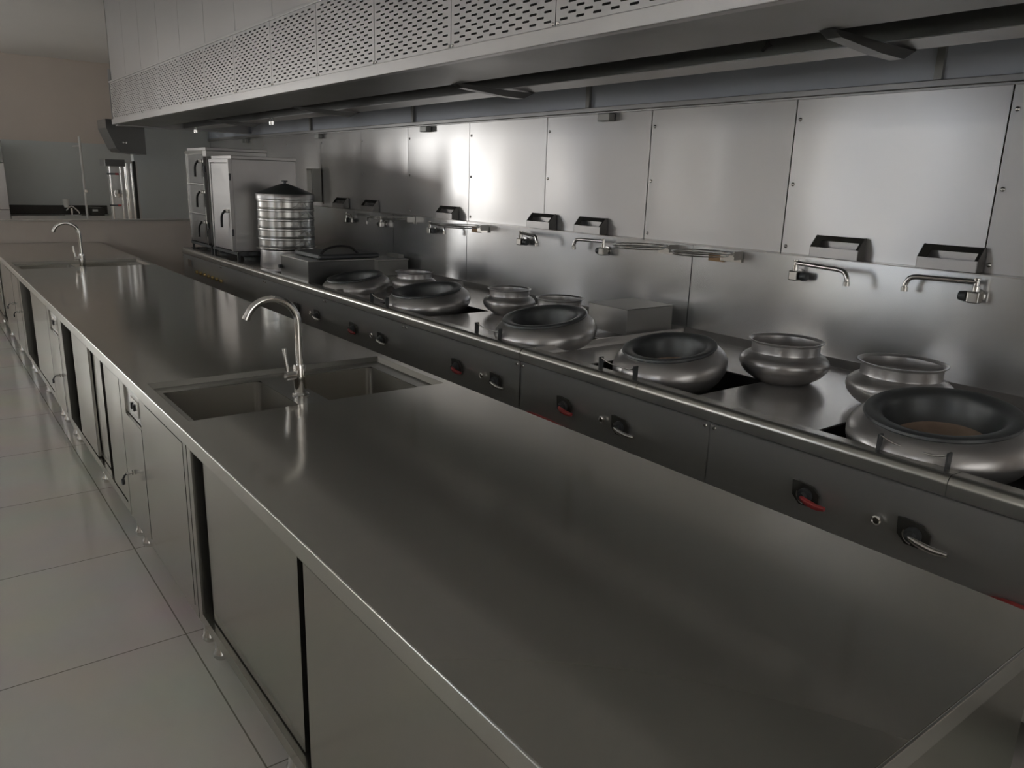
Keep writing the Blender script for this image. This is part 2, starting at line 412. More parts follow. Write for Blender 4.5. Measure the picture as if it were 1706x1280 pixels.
# ------------------------------------------------------------------ wok ranges
DZ, RZ = 0.765, 0.80
def wok_range(name, label, x0, x1, pockets, controls, rail_joints, panel_joints, splash_seam=None, guards=(), seed=0, legs=True, left_end=False):
    t = thing(name, label, 'cooking range', ((x0 + x1) / 2, 2.75, 0), 'stainless cooking ranges standing in one line along the wall')
    # deck with pockets
    bm = BM(); y0, y1 = 2.262, 3.30; py0, py1 = 2.268, 2.80
    xs = x0 + .002
    for cx, hw in sorted(pockets):
        add_box(bm, xs, cx - hw, y0, y1, DZ - .006, DZ)
        add_box(bm, cx - hw, cx + hw, py1, y1, DZ - .006, DZ)
        add_box(bm, cx - hw, cx + hw, y0, py0, DZ - .006, DZ)
        xs = cx + hw
    add_box(bm, xs, x1 - .002, y0, y1, DZ - .006, DZ)
    part('deck', bm, DECK, t)
    for cx, hw in pockets:
        bm = BM(); e = .004
        add_box(bm, cx - hw, cx + hw, py0, py1, .662, .668)
        add_box(bm, cx - hw - e, cx - hw, py0, py1, .662, DZ - .007)
        add_box(bm, cx + hw, cx + hw + e, py0, py1, .662, DZ - .007)
        add_box(bm, cx - hw, cx + hw, py0 - e, py0, .662, DZ - .007)
        add_box(bm, cx - hw, cx + hw, py1, py1 + e, .662, DZ - .007)
        part('burner_well', bm, DARK, t)
    # side lips where the deck meets the neighbour
    bm = BM()
    add_prism(bm, [(x0 + .001, DZ), (x0 + .001, RZ), (x0 + .012, RZ), (x0 + .022, DZ + .012), (x0 + .026, DZ)], 'y', 2.262, 3.30)
    part('side_lip', bm, DECK, t)
    # front rail with rounded nose
    prof = [(2.258, RZ - .002), (2.215, RZ)]
    for k in range(9):
        a = PI / 2 + k * PI / 2 / 8
        prof.append((2.205 + .028 * math.cos(a), RZ - .028 + .028 * math.sin(a) + .002))
    prof += [(2.177, .742), (2.183, .738), (2.258, .738)]
    js = sorted([x0 + .001] + [j for j in rail_joints if x0 < j < x1] + [x1 - .001])
    for a, b in zip(js, js[1:]):
        part('front_rail', prism(prof, 'x', a + .0012, b - .0012), EDGE, t, smooth=True)
    js = sorted([x0 + .001] + [j for j in panel_joints if x0 < j < x1] + [x1 - .001])
    for a, b in zip(js, js[1:]):
        bm = BM(); n = 10; amp = .006
        g = []
        for j in range(n + 1):
            g.append([bm.verts.new((a + .0015 + (b - a - .003) * i / n, 2.181 + (amp * math.sin(PI * j / n) * .5) + .003 * math.sin(PI * i / n), .735 - .235 * j / n)) for i in range(n + 1)])
        for j in range(n):
            for i in range(n): bm.faces.new((g[j][i], g[j][i + 1], g[j + 1][i + 1], g[j + 1][i]))
        add_box(bm, a + .0015, b - .0015, 2.192, 2.198, .50, .735)
        pn = part('control_panel', bm, FRONT, t, smooth=True)
        for sx in (a + .02, b - .02):
            part('screw', lathe([(0, .005), (.006, .004), (.008, 0)], 10, c=(sx, 2.180, .722), M=Matrix.Rotation(PI / 2, 4, 'X')), SATIN, pn, smooth=True)
    # lower body set back, legs
    part('lower_panel', bx(x0 + .03, x1 - .03, 2.26, 2.27, .15, .499), FRONT, t)
    part('side_panel', bx(x0 + .004, x0 + .012, 2.20, 3.33, .14, DZ - .01), FRONT, t)
    part('side_panel', bx(x1 - .012, x1 - .004, 2.20, 3.33, .14, DZ - .01), FRONT, t)
    for lx in (x0 + .08, x1 - .08):
        for ly in (2.32, 3.2):
            part('leg', lathe([(0, 0), (.02, 0), (.025, .015), (.019, .03), (.019, .139), (0, .139)], 16, c=(lx, ly, 0)), SATIN, t, smooth=True)
    # splashback with cove and ledge
    ss = sorted([x0 + .001] + ([splash_seam] if splash_seam else []) + [x1 - .001])
    for k, (a, b) in enumerate(zip(ss, ss[1:])):
        bm = wavy_sheet(a + .001, b - .001, .802, 1.246, 3.340, .006, seed + 5 * k, th=.003, n=26)
        part('splashback', bm, SPLASH, t, smooth=True)
    bm = BM()
    add_prism(bm, [(3.298, DZ), (3.302, DZ + .002), (3.335, .802), (3.352, .802), (3.352, DZ)], 'x', x0 + .001, x1 - .001)
    part('cove', bm, DECK, t)
    part('ledge', prism([(3.336, 1.247), (3.406, 1.247), (3.406, 1.2515), (3.336, 1.2505)], 'x', x0 + .001, x1 - .001), DECK, t)
    # controls: red-handled gas valve, igniter button, steel lever
    for (xa, xm, xb) in controls:
        for xx, mt, ln in ((xa, RED, .075), (xb, SATIN, .095)):
            zc = .604
            kite = [(-.052, .038), (-.030, .040), (.020, .034), (.045, .012), (.045, -.018), (.020, -.036), (-.022, -.036), (-.048, -.012)]
            v = part('valve_plate', prism([(xx + u, zc + q) for u, q in kite], 'y', 2.171, 2.1785), DARK, t, label='dark shaped plate behind the valve')
            part('valve_stem', lathe([(.024, 0), (.024, .012), (.013, .014), (.013, .03), (0, .03)], 20, c=(xx, 2.1705, zc), M=Matrix.Rotation(PI / 2, 4, 'X'), cap=False), IRON, v, smooth=True)
            rm = BM(); add_tube(rm, [(xx - .028 * math.cos(q), 2.167, zc - .028 * math.sin(q)) for q in [k * PI / 2 / 8 - .3 for k in range(10)]], .004, 8)
            part('valve_ring', rm, CHROME, v, smooth=True)
            hm = BM(); P_ = smooth_path([(xx, 2.142, zc), (xx + .3 * ln, 2.137, zc - .006), (xx + .75 * ln, 2.137, zc - .012), (xx + 1.15 * ln, 2.139, zc - .010)], 5)
            add_tube(hm, P_, [.007 + .004 * math.sin(PI * k / (len(P_) - 1)) for k in range(len(P_))], 10)
            part('valve_handle', hm, mt, v, smooth=True, label='red gas valve handle' if mt is RED else None)
        b = part('igniter_button', lathe([(.014, 0), (.015, .008), (.011, .011), (.010, .008), (0, .007)], 18, c=(xm, 2.181, .604), M=Matrix.Rotation(PI / 2, 4, 'X')), CHROME, t, smooth=True)
    for gx in guards:
        for sx in (gx - .10, gx + .10):
            part('wok_stop_post', bx(sx - .003, sx + .003, 2.228, 2.252, RZ - .001, RZ + .048), IRON, t)
        part('wok_stop_bar', tube(smooth_path([(gx - .10, 2.24, RZ + .044), (gx - .06, 2.252, RZ + .026), (gx, 2.262, RZ + .020), (gx + .06, 2.252, RZ + .024), (gx + .10, 2.24, RZ + .042)], 5), .003, 8), SATIN, t, smooth=True)
    return t

R1 = wok_range('wok_range', 'nearest wok range, with a big wok ring at each side and two soup pots between', -2.775, 0.30,
               [(-1.03, .325), (-2.18, .31)], [(-1.26, -1.028, -.914), (-2.443, -2.212, -2.10)], [-.853, -2.033], [-1.666, -.2],
               guards=(-.985, -2.20), seed=3)
R2 = wok_range('wok_range', 'middle wok range with a steel box at its right end near the splashback seam', -4.955, -2.777,
               [(-3.01, .225), (-4.20, .31)], [(-3.30, -3.081, -2.953), (-4.515, -4.265, -4.133)], [-3.75], [-3.86],
               guards=(-3.12, -4.28), seed=14)
R3 = wok_range('wok_range', 'short single wok range between the middle range and the steamer end', -6.10, -4.957,
               [(-5.14, .165)], [(-5.45, -5.2, -5.08)], [-5.6], [], splash_seam=None, guards=(), seed=22)
R4 = wok_range('steamer_range', 'farthest range section carrying the steam cabinets and the round steamer tower', -8.45, -6.102,
               [], [], [-7.2], [-7.2], splash_seam=-7.73, guards=(), seed=31)
# knobs on the far section
for i in range(7):
    x = -7.95 + i * .125
    k = part('knob', lathe([(.017, 0), (.018, .01), (.012, .022), (0, .024)], 16, c=(x, 2.180, .60), M=Matrix.Rotation(PI / 2, 4, 'X')), BRASS, R4, smooth=True)
part('rating_plate', bx(-8.26, -8.14, 2.176, 2.179, .63, .70), SATIN, R4)
# red gas hoses clipped under the control panels of the near ranges
for x0, x1, R in ((-2.76, -2.44, R1), (-.74, -.30, R1)):
    part('gas_hose', tube(smooth_path([(x0, 2.215, .44), (x0 + .05, 2.170, .502), (x0 + .16, 2.165, .512), (x1, 2.172, .497), (x1 + .05, 2.215, .44)], 8), .013, 12), RED, R, smooth=True, label='red gas hose')

# ------------------------------------------------------------------ wok rings
def wok_ring():
    t = thing('wok_ring', '', 'wok burner', (0, 0, 0), 'big round wok rings along the front of the ranges')
    T = Matrix.Translation((0, 0, .028)) @ Matrix.Rotation(math.radians(8), 4, 'X')
    part('skirt', lathe([(.165, 0), (.185, .008), (.215, .028), (.245, .055), (.266, .083), (.276, .108), (.275, .130), (.264, .152), (.245, .170), (.226, .182), (.216, .186), (.214, .180), (.235, .165), (.262, .13), (.262, .11), (.23, .06), (.17, .01), (.165, 0)], 72, M=T), BODY, t, smooth=True)
    part('iron_rim', lathe([(.222, .184), (.2275, .190), (.224, .197), (.214, .200), (.196, .1985), (.180, .193), (.172, .184), (.166, .170), (.158, .145), (.140, .108), (.130, .098), (.140, .096), (.172, .14), (.2, .178), (.222, .184)], 72, M=T), IRON, t, smooth=True, label='dark cast iron rim and bowl')
    part('hearth', lathe([(.138, .106), (.120, .094), (.08, .087), (.05, .085), (.045, .080), (0, .078)], 48, M=T), HEARTH, t, smooth=True, label='tan fire clay hearth at the bottom')
    part('foot', lathe([(.10, .0), (.10, .075), (.09, .075), (.09, .0), (.10, 0)], 32, M=Matrix.Translation((0, 0, 0))), IRON, t, smooth=True)
    return t
wr = wok_ring(); used = []
for x, y, s, lb in ((-1.03, 2.525, 1.0, 'large steel wok ring nearest the camera with a dark iron bowl and tan bottom'),
                    (-2.165, 2.53, (.88, .88, 1.0), 'large wok ring standing left of the nearest soup pots, its front stop bar seen'),
                    (-2.99, 2.52, (.95, .95, 1.03), 'wok ring in front of a pair of small soup pots, left of the steel box'),
                    (-4.17, 2.54, .97, 'wok ring with very dark bowl just right of the lone far soup pot'),
                    (-5.10, 2.50, .88, 'farthest and smallest wok ring beside the flat lidded box')):
    place(wr, (x, y, .669), lb, used, s)

# ------------------------------------------------------------------ soup pots
def soup_pot():
    t = thing('soup_pot', '', 'pot', (0, 0, 0), 'round bellied steel soup pots at the back of the ranges')
    part('belly', lathe([(0, 0), (.11, 0), (.125, .010), (.158, .032), (.180, .058), (.187, .080), (.181, .100), (.165, .115), (.150, .123), (.142, .128)], 64), BODY, t, smooth=True)
    part('neck', lathe([(.142, .1285), (.1405, .135), (.1415, .165), (.149, .173), (.155, .1755), (.1555, .179), (.150, .179), (.139, .170), (.136, .14), (.139, .120), (.150, .10), (.140, .055), (.09, .035), (0, .03)], 64), BODY, t, smooth=True)
    part('inner_ring', lathe([(.135, .112), (.085, .104), (.083, .10), (.135, .105), (.135, .112)], 48), BODY, t, smooth=True)
    return t
sp = soup_pot(); used = []
for x, y, s, lb in ((-1.352, 2.870, 1.0, 'soup pot right behind the nearest wok ring'),
                    (-1.845, 2.87, .98, 'soup pot standing alone on the clear deck between the two nearest wok rings'),
                    (-3.31, 2.87, .88, 'soup pot half hidden behind a wok ring, left of the steel box'),
                    (-3.77, 2.86, .86, 'narrow footed soup pot seen whole, left of its half hidden neighbour'),
                    (-4.78, 2.78, .86, 'farthest soup pot, bright rimmed, next to the farthest wok ring')):
    place(sp, (x, y, DZ + .0005), lb, used, s)

# ------------------------------------------------------------------ swing faucets over the woks
def wall_faucet(x, z, dx, ytip, label, ln=None):
    """dx: signed length of the arm along x"""
    t = thing('wall_faucet', label, 'faucet', (x, 3.34, z), 'chrome swing faucets fixed to the splashback')
    s = 1 if dx > 0 else -1
    part('valve_body', bx(x - .022, x + .022, 3.27, 3.315, z - .035, z + .012, bev=.006), SATIN, t, smooth=False)
    part('wall_flange', lathe([(0, .03), (.014, .03), (.014, .008), (.026, .006), (.028, 0), (0, 0)], 20, c=(x + s * .005, 3.336, z - .01), M=Matrix.Rotation(PI / 2, 4, 'X')), CHROME, t, smooth=True)
    part('valve_knob', lathe([(0, 0), (.02, 0), (.022, .008), (.018, .03), (0, .032)], 14, c=(x + s * .03, 3.30, z - .012), M=Matrix.Rotation(s * PI / 2, 4, 'Y')), IRON, t, smooth=True)
    part('swivel', lathe([(0, 0), (.013, 0), (.013, .02), (.010, .022), (.010, .042), (.013, .044), (.013, .05), (0, .052)], 16, c=(x, 3.292, z + .012)), CHROME, t, smooth=True)
    yt = ytip; L_ = abs(dx); za = z + .048
    pts = [(x, 3.292, za)]
    for f in (.3, .6, .82): pts.append((x + s * L_ * f, 3.292 + (yt - 3.292) * f, za - .004 * f))
    pts += [(x + s * L_ * .94, 3.292 + (yt - 3.292) * .94, za - .010), (x + s * L_, yt, za - .035), (x + s * L_ * 1.005, yt, za - .055)]
    part('spout', tube(smooth_path(pts, 6), .0108, 12), CHROME, t, smooth=True)
    part('aerator', lathe([(0, 0), (.014, 0), (.014, .018), (.011, .02), (0, .02)], 16, c=(x + s * L_ * 1.005, yt, za - .068)), SATIN, t, smooth=True)
    return t
wall_faucet(-2.115, 1.172, .305, 3.215, 'nearest right-pointing swing faucet, between the two big ledge trays')
wall_faucet(-1.315, 1.175, -.265, 3.27, 'nearest left-pointing swing faucet, under the rightmost ledge tray')
wall_faucet(-3.42, 1.172, -.24, 3.27, 'left-pointing swing faucet under the pair of mid-wall trays')
wall_faucet(-4.23, 1.168, .25, 3.23, 'right-pointing swing faucet left of the pair of mid-wall trays')
wall_faucet(-5.41, 1.165, .28, 3.25, 'right-pointing swing faucet beneath the tray left of the soup pots')
wall_faucet(-6.24, 1.165, -.20, 3.26, 'left-pointing swing faucet near the far splashback seam')
wall_faucet(-6.93, 1.165, .20, 3.25, 'farthest swing faucet, just right of the steamer tower')

# ------------------------------------------------------------------ ledge trays
def ledge_tray():
    W = .24
    t = thing('ledge_tray', '', 'tray', (0, 0, 0), 'open steel trays standing on the splashback ledge')
    y0, y1, h = -.064, -.004, .098
    part('front_plate', bx(0, W, y0, y0 + .003, 0, .045), BODY, t)
    for x in (.0, W - .003):
        part('side_plate', prism([(y0, 0), (y1, 0), (y1, h), (y1 - .014, h), (y0, .045)], 'x', x, x + .003), DARKST, t)
    bm = BM()
    # sloping frame with a slot cut in it
    a0, a1 = Vector((0, y0 + .001, .0455)), Vector((0, y1 - .012, h - .001))
    def pt(x, f): q = a0 + (a1 - a0) * f; return (x, q.y, q.z)
    def slab(xa, xb, f0, f1):
        v = [pt(xa, f0), pt(xb, f0), pt(xb, f1), pt(xa, f1)]
        A = [bm.verts.new(p) for p in v]; B = [bm.verts.new((p[0], p[1] + .002, p[2] - .002)) for p in v]
        bm.faces.new(A); bm.faces.new(B[::-1])
        for i in range(4): bm.faces.new((A[i], B[i], B[(i + 1) % 4], A[(i + 1) % 4]))
    slab(.004, .04, 0, 1); slab(W - .014, W - .004, 0, 1); slab(.04, W - .014, .60, 1)
    part('sloping_frame', bm, DARK, t)
    part('back_plate', bx(.003, W - .003, y1 - .003, y1, 0, h), BODY, t)
    part('tray_bottom', bx(.003, W - .003, y0 + .003, y1 - .003, 0, .003), BODY, t)
    return t
lt = ledge_tray(); used = []
for x, lb in ((-2.085, 'big ledge tray above the nearest right-pointing faucet'),
              (-1.585, 'rightmost ledge tray, nearest the camera'),
              (-3.75, 'ledge tray just left of the panel screws, right one of the mid-wall pair'),
              (-4.235, 'ledge tray, left one of the mid-wall pair, above a right-pointing faucet'),
              (-5.41, 'lone ledge tray above the soup pots, right of the far two'),
              (-6.72, 'ledge tray second from the far end, right of its close neighbour'),
              (-7.34, 'ledge tray at the far end, nearest the steamer tower')):
    place(lt, (x, 3.4045, 1.2522), lb, used)

# ------------------------------------------------------------------ ring holders on the ledge
def ladle_ring():
    t = thing('ring_holder', '', 'ring holder', (0, 0, 0), 'thin steel ring holders sticking out from the splashback')
    for dz, r in ((0, .145), (-.012, .138)):
        part('ring', tube([(r * math.cos(2 * PI * k / 48), -.150 + r * math.sin(2 * PI * k / 48), dz) for k in range(48)], .0035, 8, closed=True), SATIN, t, smooth=True)
    part('bracket', bx(.02, .15, -.012, -.0015, -.045, -.004), SATIN, t)
    part('hook', bx(.146, .153, -.075, -.0015, -.03, .012), SATIN, t)
    return t
lr = ladle_ring(); used = []
for x, y, lb in ((-2.60, 3.338, 'ring holder nearest the camera, over the wok ring with the stop bar'),
              (-3.03, 3.338, 'ring holder right of the left-pointing mid-wall faucet'),
              (-4.82, 3.338, 'ring holder right of the lone tray, over the far soup pots'),
              (-5.88, 3.338, 'farthest ring holder, above the small box on the far deck')):
    place(lr, (x, y, 1.231), lb, used)
for x, lb in ((-2.62, 'nearest'), (-4.84, 'farthest')):
    o = part('tape_patch', bx(x - .04, x + .06, 3.331, 3.3325, 1.178, 1.216), RUST)
    o['label'] = 'orange glue patch on the splashback under the %s of two taped ring holders' % lb
    o['category'] = 'adhesive patch'

# ------------------------------------------------------------------ boxes on the deck
t = thing('steel_box', 'plain steel box standing at the back between a soup pot and the near range', 'box', (-2.9, 3.08, DZ))
part('shell', bx(-3.10, -2.805, 2.90, 3.25, DZ + .022, .920, bev=.003), FRONT, t)
part('lid', bx(-3.103, -2.802, 2.897, 3.253, .9205, .926, bev=.002), HOODIN, t)
for lx in (-3.08, -2.825):
    for ly in (2.92, 3.23): part('leg', bx(lx - .012, lx + .012, ly - .012, ly + .012, DZ + .001, DZ + .021), IRON, t)
t = thing('steel_box', 'small dark steel box under the far splashback seam, behind the farthest wok ring', 'box', (-5.8, 3.1, DZ))
part('shell', bx(-6.05, -5.74, 3.0, 3.28, DZ + .001, .890, bev=.003), HOODIN, t)
part('lid', bx(-6.053, -5.737, 2.997, 3.283, .8905, .900, bev=.002), FRONT, t)
part('flue', bx(-6.0, -5.80, 3.22, 3.27, .9005, .93), HOODIN, t)
t = thing('flat_top_fryer', 'low dark steel box with a domed lid and arched black handle beside the steamer tower', 'fryer', (-5.7, 2.5, DZ))
part('shell', bx(-5.95, -5.42, 2.262, 2.80, DZ + .002, .94, bev=.003), DARKST, t)
part('top_flange', bx(-5.96, -5.41, 2.258, 2.805, .9405, .948, bev=.002), FRONT, t)
ld = part('lid', bx(-5.92, -5.45, 2.36, 2.86, .949, .985, bev=.012), IRON, t, label='dark lid')
part('handle', tube(smooth_path([(-5.50, 2.40, .985), (-5.50, 2.44, 1.02), (-5.50, 2.54, 1.042), (-5.50, 2.64, 1.03), (-5.50, 2.70, .985)], 6), .009, 10), BLACK, ld, smooth=True, label='black arched handle')
part('drain_tap', tube([(-5.93, 2.262, .86), (-5.93, 2.235, .86)], .014, 12), IRON, t, smooth=True)

# ------------------------------------------------------------------ round steamer tower
TX, TY = -6.72, 2.62
t = thing('boiling_drum', 'round steel base drum under the stacked steamer baskets', 'steamer base', (TX, TY, DZ))
part('drum', lathe([(0, 0), (.235, 0), (.238, .01), (.225, .15), (.20, .16), (0, .16)], 64, c=(TX, TY, DZ + .001)), BODY, t, smooth=True)
part('drip_ring', lathe([(.245, .161), (.262, .165), (.262, .172), (.245, .176), (.20, .176), (.20, .161), (.245, .161)], 64, c=(TX, TY, DZ + .001)), SATIN, t, smooth=True)
sb = thing('steamer_basket', '', 'steamer basket', (0, 0, 0), 'shiny round steamer baskets in the stack')
th = .0795
part('wall', lathe([(.232, 0), (.240, .004), (.241, .012), (.236, .016), (.236, .058), (.241, .062), (.2425, .070), (.240, .0785), (.225, .079), (.224, .004), (.232, 0)], 64), TIER, sb, smooth=True)
part('grid_floor', lathe([(0, .006), (.223, .006), (.223, .010), (0, .010)], 48), SATIN, sb, smooth=True)
for ang in (15, 195):
    a = math.radians(ang)
    c, s = math.cos(a), math.sin(a)
    for sg in (-1, 1):
        bm = BM()
        b0, b1 = a + sg * .07, a + sg * .36
        v = [Vector((.2385 * math.cos(b0),   .2385 * math.sin(b0), .018)), Vector((.2385 * math.cos(b1), .2385 * math.sin(b1), .018)),
             Vector((.2385 * math.cos(b0), .2385 * math.sin(b0), .056)), Vector((.272 * math.cos(b0 + sg * .03), .272 * math.sin(b0 + sg * .03), .024))]
        V = [bm.verts.new(p) for p in v]
        for f in ((0, 1, 3), (1, 2, 3), (2, 0, 3), (0, 2, 1)): bm.faces.new([V[i] for i in f])
        part('ear', bm, WHITEP, sb)  # steel ears, white colour stands in for the light they catch
used = []
bz = DZ + .178
order = ['bottom steamer basket, resting on the base drum', 'second steamer basket from the bottom of the stack', 'middle steamer basket of the stack of five',
         'fourth steamer basket from the bottom of the stack', 'top steamer basket, right under the conical lid']
for i in range(5):
    o = place(sb, (TX, TY, bz + i * (th + .001)), order[i], used)
    o.rotation_euler = (0, 0, math.radians((0, 7, -9, 12, -3)[i]))
zl = bz + 5 * (th + .001)
t = thing('steamer_cover', 'dark conical lid on top of the steamer basket stack', 'lid', (TX, TY, zl))
part('rim', lathe([(.236, 0), (.246, .002), (.247, .042), (.244, .046), (.236, .046), (.236, 0)], 64, c=(TX, TY, zl)), BODY, t, smooth=True)
part('cone', lathe([(.246, .0465), (.20, .066), (.12, .098), (.045, .124), (.02, .130), (0, .130)], 64, c=(TX, TY, zl)), IRON, t, smooth=True, label='dark conical top')
part('knob', lathe([(0, 0), (.012, 0), (.012, .014), (.026, .018), (.026, .026), (0, .028)], 16, c=(TX, TY, zl + .1305)), IRON, t, smooth=True)

# ------------------------------------------------------------------ steam cabinets on black stands
def steam_cabinet(label, x0, x1, y0, y1, z0, z1, doors, lightdoor):
    t = thing('steam_cabinet', label, 'steam cabinet', ((x0 + x1) / 2, (y0 + y1) / 2, z0))
    part('cabinet_body', bx(x0, x1, y0 + .02, y1, z0, z1 - .03, bev=.003), FRONT if doors > 1 else BODY, t)
    part('cabinet_top', bx(x0 - .006, x1 + .006, y0 + .015, y1 + .004, z1 - .029, z1, bev=.003), BODY, t)
    bm = BM(); f = .028
    for a in ((x0, x0 + f, z0, z1 - .03), (x1 - f, x1, z0, z1 - .03), (x0 + f, x1 - f, z1 - .03 - f, z1 - .03)):
        add_box(bm, a[0], a[1], y0 - .012, y0 + .019, a[2], a[3])
    part('door_frame', bm, CHROME if doors > 1 else BODY, t)
    h = (z1 - .03 - f - z0) / doors
    for k in range(doors):
        za = z0 + k * h
        d = part('door', bx(x0 + f + .002, x1 - f - .002, y0 - .004, y0 + .018, za + .006, za + h - .006, bev=.004), BODY if lightdoor else DARKST, t)
        hx = x1 - f - .05; hz = za + h * (.74 if doors > 1 else .45)
        hm = bx(hx - .03, hx + .03, y0 - .035, y0 - .005, hz - .012, hz + .020, bev=.004)
        part('latch', hm, SATIN, d)
        part('handle', tube(smooth_path([(hx - .01, y0 - .038, hz + .005), (hx - .06, y0 - .05, hz - .04), (hx - .075, y0 - .05, hz - .14)], 5), .011, 10), BLACK, d, smooth=True, label='black lever handle')
    for hz in (z0 + .2 * (z1 - z0), z0 + .78 * (z1 - z0)):
        part('hinge', tube([(x1 + .004, y0 - .004, hz - .03), (x1 + .004, y0 - .004, hz + .03)], .010, 8), IRON, t, smooth=True)
    return t
steam_cabinet('taller steam cabinet with three stacked dark doors at the far end of the ranges', -8.40, -7.80, 2.27, 2.87, .872, 1.78, 3, False)
steam_cabinet('shorter steam cabinet with one pale door, left of the steamer tower', -7.63, -7.08, 2.27, 2.87, .872, 1.70, 1, True)
part_ = None
for x0, x1, lb in ((-8.42, -7.76, 'black burner stand under the taller steam cabinet'), (-7.70, -7.0, 'black burner stand under the shorter steam cabinet')):
    t = thing('burner_stand', lb, 'burner stand', ((x0 + x1) / 2, 2.56, DZ), None)
    bm = BM()
    for y in (2.275, 2.36, 2.46, 2.56, 2.66, 2.76, 2.86): add_box(bm, x0, x1, y - .008, y + .008, .846, .870)
    for x in (x0 + .008, (x0 + x1) / 2, x1 - .008): add_box(bm, x - .008, x + .008, 2.275, 2.86, .84, .868)
    part('grate', bm, IRON, t)
    for xx in (x0 + .012, x1 - .012):
        for yy in (2.285, 2.85): part('leg', bx(xx - .01, xx + .01, yy - .01, yy + .01, DZ + .001, .842), IRON, t)
    part('burner', lathe([(0, 0), (.11, 0), (.12, .03), (.09, .05), (.04, .055), (0, .05)], 24, c=((x0 + x1) / 2, 2.56, DZ + .001)), IRON, t, smooth=True)
t = thing('control_box', 'tall narrow grey box fixed to the wall behind the shorter steam cabinet', 'control box', (-7.75, 3.37, 1.5))
part('housing', bx(-7.86, -7.72, 3.30, 3.402, 1.29, 1.62, bev=.004), HOODIN, t)
part('cover_plate', bx(-7.845, -7.735, 3.295, 3.2995, 1.31, 1.60, bev=.001), FRONT, t)

# ------------------------------------------------------------------ counter: cabinets and continuous worktop
CY0, CY1, CZ = 0.567, 1.570, 0.80
wt = thing('worktop', 'long continuous stainless worktop running from the near corner to the low wall', 'worktop', (-4.9, 1.07, CZ))
BOWLS = [(-2.865, -2.44, .635, .985), (-2.865, -2.44, 1.095, 1.455)]
BOWLS2 = [(-7.36, -6.94, .63, 1.00), (-7.36, -6.94, 1.09, 1.45)]
REC = [(-2.955, -2.42, .605, 1.535, .018), (-7.45, -6.92, .60, 1.53, .018)]
bm = BM()
X0, X1 = -9.372, -0.392
for a, b in ((X0, REC[1][0]), (REC[1][1], REC[0][0]), (REC[0][1], X1)):
    add_box(bm, a, b, CY0 + .004, CY1 - .004, CZ - .004, CZ)
for r in REC:
    add_box(bm, r[0], r[1], CY0 + .004, r[2], CZ - .004, CZ); add_box(bm, r[0], r[1], r[3], CY1 - .004, CZ - .004, CZ)
part('top_sheet', bm, TOP, wt)
# rolled edge
bm = BM()
def edge_prof(s, y):
    pr = [(y + s * .004, CZ)]
    for k in range(5):
        a = k * PI / 2 / 4
        pr.append((y + s * (.004 - .004 * math.sin(a)), CZ - .004 + .004 * math.cos(a)))
    return pr + [(y, CZ - .042), (y + s * .012, CZ - .042), (y + s * .012, CZ - .036), (y + s * .004, CZ - .036)]
for s, y in ((1, CY0), (-1, CY1)): add_prism(bm, edge_prof(s, y), 'x', X0, X1)
add_box(bm, X1, X1 + .006, CY0, CY1, CZ - .042, CZ, bev=.002)
part('front_edge', bm, EDGE, wt)
for k, (r, bo) in enumerate(zip(REC, (BOWLS, BOWLS2))):
    bm = BM(); z = CZ - r[4]
    ys = [r[2], bo[0][2], bo[0][3], bo[1][2], bo[1][3], r[3]]
    for i in (0, 2, 4): add_box(bm, r[0], r[1], ys[i], ys[i + 1], z - .003, z)
    for i in (1, 3):
        add_box(bm, r[0], bo[0][0], ys[i], ys[i + 1], z - .003, z); add_box(bm, bo[0][1], r[1], ys[i], ys[i + 1], z - .003, z)
    w_ = .016; zt_ = CZ - .0003
    for p4 in (((r[0], r[2], zt_), (r[0], r[3], zt_), (r[0] + w_, r[3] - w_, z + .0003), (r[0] + w_, r[2] + w_, z + .0003)),
               ((r[1], r[2], zt_), (r[1], r[3], zt_), (r[1] - .002, r[3] - w_, z + .0003), (r[1] - .002, r[2] + w_, z + .0003)),
               ((r[0], r[2], zt_), (r[1], r[2], zt_), (r[1] - .002, r[2] + w_, z + .0003), (r[0] + w_, r[2] + w_, z + .0003)),
               ((r[0], r[3], zt_), (r[1], r[3], zt_), (r[1] - .002, r[3] - w_, z + .0003), (r[0] + w_, r[3] - w_, z + .0003))):
        bm.faces.new([bm.verts.new(p) for p in p4])
    part('sink_rim', bm, EDGE, wt)
    for q in bo:
        bm = BM()
        def rr(x0, x1, y0, y1, rad, z, n=6):
            out = []
            for cx, cy, a0 in ((x1 - rad, y1 - rad, 0), (x0 + rad, y1 - rad, PI / 2), (x0 + rad, y0 + rad, PI), (x1 - rad, y0 + rad, 1.5 * PI)):
                for i in range(n + 1):
                    a = a0 + i * PI / 2 / n; out.append(bm.verts.new((cx + rad * math.cos(a), cy + rad * math.sin(a), z)))
            return out
        z = CZ - r[4] - .003
        L = [rr(*q, .028, z), rr(q[0] + .001, q[1] - .001, q[2] + .001, q[3] - .001, .028, z - .18),
             rr(q[0] + .012, q[1] - .012, q[2] + .012, q[3] - .012, .03, z - .205),
             rr(q[0] + .03, q[1] - .03, q[2] + .03, q[3] - .03, .03, z - .21)]
        for A, B in zip(L, L[1:]):
            n = len(A)
            for i in range(n): bm.faces.new((A[i], A[(i + 1) % n], B[(i + 1) % n], B[i]))
        bm.faces.new(L[-1])
        bw = part('sink_bowl', bm, SINKM, wt, smooth=True)
        part('drain', lathe([(0, .002), (.025, .002), (.045, .006), (.05, .001)], 24, c=((q[0] + q[1]) / 2, (q[2] + q[3]) / 2, z - .2095)), CHROME, bw, smooth=True)

